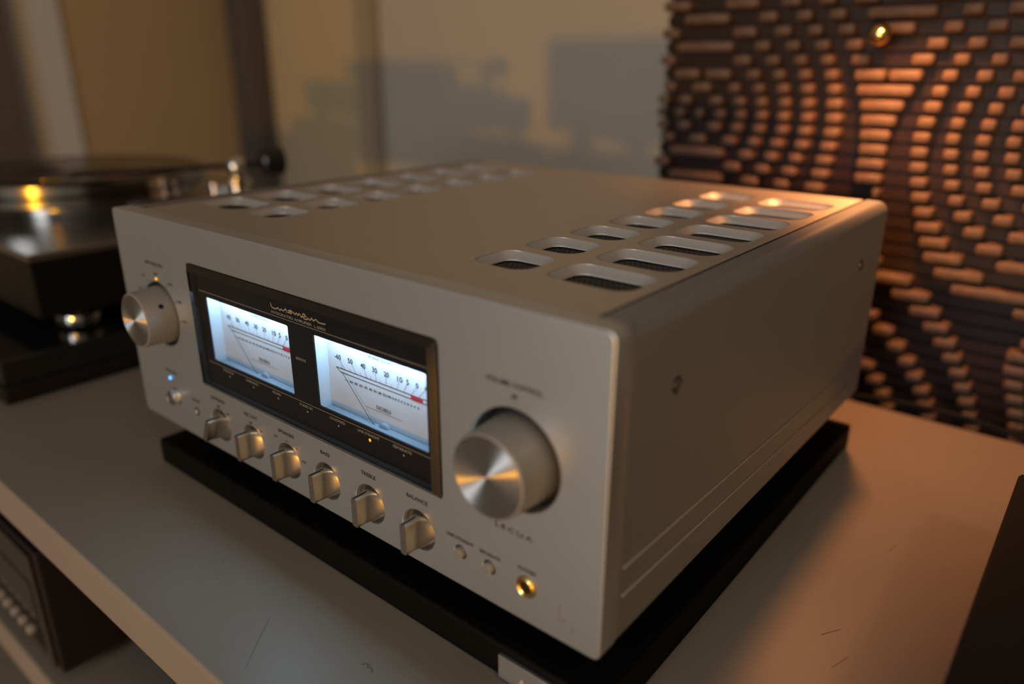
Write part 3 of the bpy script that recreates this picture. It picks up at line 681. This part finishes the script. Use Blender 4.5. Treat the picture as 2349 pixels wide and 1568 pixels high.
for fx in (-0.47, -0.11):
    for fy in (-0.05, 0.22):
        f = lathe([(0.014, -0.2677), (0.016, -0.264), (0.016, -0.2579)], 24); bmesh.ops.translate(f, verts=f.verts, vec=(fx, fy, 0)); part('foot', f, 'black', rc_)

# ------------------------------------------------------------------ black unit cut by the right edge of the picture
bx = thing('black_component', 'matt black box at the right edge of the white shelf', 'box', (0.69, 0.08, ZS))
part('case', B(0.569, 0.81, -0.075, 0.288, ZS + 0.004, 0.020, bev=0.0012), 'black', bx)
part('top_plate', B(0.5702, 0.8088, -0.0735, 0.2868, 0.0202, 0.0214, bev=0.0005), 'black', bx)
for fx in (0.60, 0.78):
    for fy in (-0.04, 0.25):
        f = lathe([(0.010, ZS + 0.0002), (0.010, ZS + 0.0045)], 20); bmesh.ops.translate(f, verts=f.verts, vec=(fx, fy, 0)); part('foot', f, 'cable', bx)

# ------------------------------------------------------------------ cable along the back of the shelf
cb = tube(bmesh.new(), smooth_path([(0.395, 0.512, -0.0520), (0.4133, 0.513, -0.0478), (0.4534, 0.514, -0.0440), (0.4915, 0.515, -0.0428), (0.5242, 0.515, -0.0445), (0.5594, 0.515, -0.0510), (0.62, 0.517, -0.075), (0.68, 0.520, -0.12), (0.72, 0.522, -0.20)], 6), 0.0026, 8)
tag(obj('cable', cb, 'cable'), 'thin black cable draped along the back edge of the white shelf', 'cable')

# ------------------------------------------------------------------ wooden block panel behind the shelf
DX0, DX1, DZ0, DZ1, DY = 0.139, 0.755, -0.36, 0.52, 0.585
dp = thing('block_panel', 'reddish wooden sound diffuser panel of small blocks, lit orange behind the amplifier', 'panel', ((DX0 + DX1) / 2, DY, ZF))
part('backing_board', B(DX0, DX1, DY, DY + 0.016, DZ0, DZ1, bev=0.001), 'wood_back', dp)
for x in (DX0 + 0.03, DX1 - 0.05):
    part('stand_leg', B(x, x + 0.02, DY + 0.001, DY + 0.015, ZF, DZ0, bev=0.001), 'wood_back', dp)
part('stand_foot', B(DX0, DX1, DY - 0.05, DY + 0.09, ZF, ZF + 0.015, bev=0.002), 'wood_back', dp)
EYES = [(0.192, 0.215, 1.0), (0.565, 0.200, 1.0), (0.300, -0.135, 0.64), (0.385, 0.68, 0.9)]
LAM, PZB, HZ, KS = 0.0235, 0.0138, 0.0052, 0.030
def ridge(x, z):
    """smooth ring pattern around the four eyes; returns (wave, threshold)"""
    ds = [math.hypot(x - ex, z - ez) * k for ex, ez, k in EYES]
    m = min(ds); i = ds.index(m)
    d = m - KS * math.log(sum(math.exp(-(q - m) / KS) for q in ds))
    return 0.5 + 0.5 * math.cos(2 * PI * d / LAM), (0.74 if i == 2 else 0.52)
nz = int((DZ1 - DZ0 - 0.004) / PZB)
blocks = []
NS = 420
for j in range(nz):
    z = DZ0 + 0.002 + (j + 0.5) * PZB
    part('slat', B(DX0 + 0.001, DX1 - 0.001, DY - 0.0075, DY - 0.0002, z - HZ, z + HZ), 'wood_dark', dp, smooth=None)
    start = None
    for k in range(NS + 1):
        x = DX0 + 0.002 + (DX1 - DX0 - 0.004) * k / NS
        w, th = ridge(x, z); up = w > th and k < NS
        if up and start is None: start = x
        if not up and start is not None:
            if x - start > 0.004: blocks.append(((start + x) / 2, z, x - start))
            start = None
def seen(c):
    x, z, w = c
    if x > 0.57 or z < -0.09 or z > 0.335: return 1e9
    return math.hypot(x - 0.40, (z - 0.19) * 0.9) - w * 0.5
blocks.sort(key=seen)
poff = Vector(dp.location)
BH = 0.0235
def bead(bm, x, y, z, hw):
    """rounded block standing out towards -y: 38 triangles"""
    rings = []
    for yy, i_ in ((0.0076, 0.0), (BH - 0.0036, 0.0), (BH - 0.0009, 0.0007), (BH, 0.0021)):
        hx = hw - min(i_, hw * 0.6); hz = HZ - i_; c = min(0.0019, hx * 0.6, hz * 0.6)
        rings.append([bm.verts.new((x + a_, y - yy, z + b_)) for a_, b_ in ((-hx + c, -hz), (hx - c, -hz), (hx, -hz + c), (hx, hz - c), (hx - c, hz), (-hx + c, hz), (-hx, hz - c), (-hx, -hz + c))])
    for A, Q in zip(rings, rings[1:]):
        for k in range(8): bm.faces.new((A[k], A[(k + 1) % 8], Q[(k + 1) % 8], Q[k]))
    bm.faces.new(rings[-1])
kinds = {}
for x, z, w in blocks[:300]:
    loc = Vector((x, DY, z)) - poff; key = max(4, round(w * 1000))      # one shared mesh for each millimetre of width
    if key not in kinds:
        bm = bmesh.new(); bead(bm, 0, 0, 0, key / 2000); kinds[key] = obj('block', bm, 'wood', dp, loc=loc, smooth=60)
    else:
        o = kinds[key].copy(); o.location = loc; COL.objects.link(o)
bm = bmesh.new()
for x, z, w in blocks[300:]: bead(bm, x, DY, z, w / 2)
rest = part('outer_blocks', bm, 'wood', dp, smooth=60); rest['kind'] = 'stuff'
kn = bmesh.new(); bmesh.ops.create_uvsphere(kn, u_segments=28, v_segments=16, radius=0.0100, matrix=Matrix.Translation((0.3745, DY - 0.040, 0.2915)))
tube(kn, [(0.3745, DY - 0.006, 0.2915), (0.3745, DY - 0.034, 0.2915)], 0.003, 12)
kk = part('brass_knob', kn, 'brass', dp); kk['label'] = 'round polished brass knob'

# ------------------------------------------------------------------ pendant spot lamp in front of the panel (above the picture)
pn = thing('pendant_lamp', 'small brass pendant lamp hanging in front of the wooden block panel', 'lamp', (0.408, 0.468, 0.348))
PD = Vector((0.408, 0.468, 0.348)); pq = Vector((0, 0, -1)).rotation_difference((Vector((0.398, 0.500, -0.03)) - PD).normalized()).to_matrix()
sh = lathe([(0.026, -0.003), (0.026, 0.022), (0.020, 0.036), (0.006, 0.040), (0.006, 0.042), (0.021, 0.038), (0.0275, 0.023), (0.0275, -0.003)], 40, cap=False)
bmesh.ops.rotate(sh, verts=sh.verts, matrix=pq); bmesh.ops.translate(sh, verts=sh.verts, vec=PD); part('lamp_shade', sh, 'brass', pn)
part('cord', tube(bmesh.new(), [PD + pq @ Vector((0, 0, 0.041)), PD + Vector((0, 0, 0.08)), Vector((PD.x, PD.y, ZC))], 0.002, 8), 'cable', pn)
bb = bmesh.new(); bmesh.ops.create_uvsphere(bb, u_segments=16, v_segments=10, radius=0.008, matrix=Matrix.Translation(PD + pq @ Vector((0, 0, 0.022)))); part('bulb', bb, 'lamp_glow', pn)
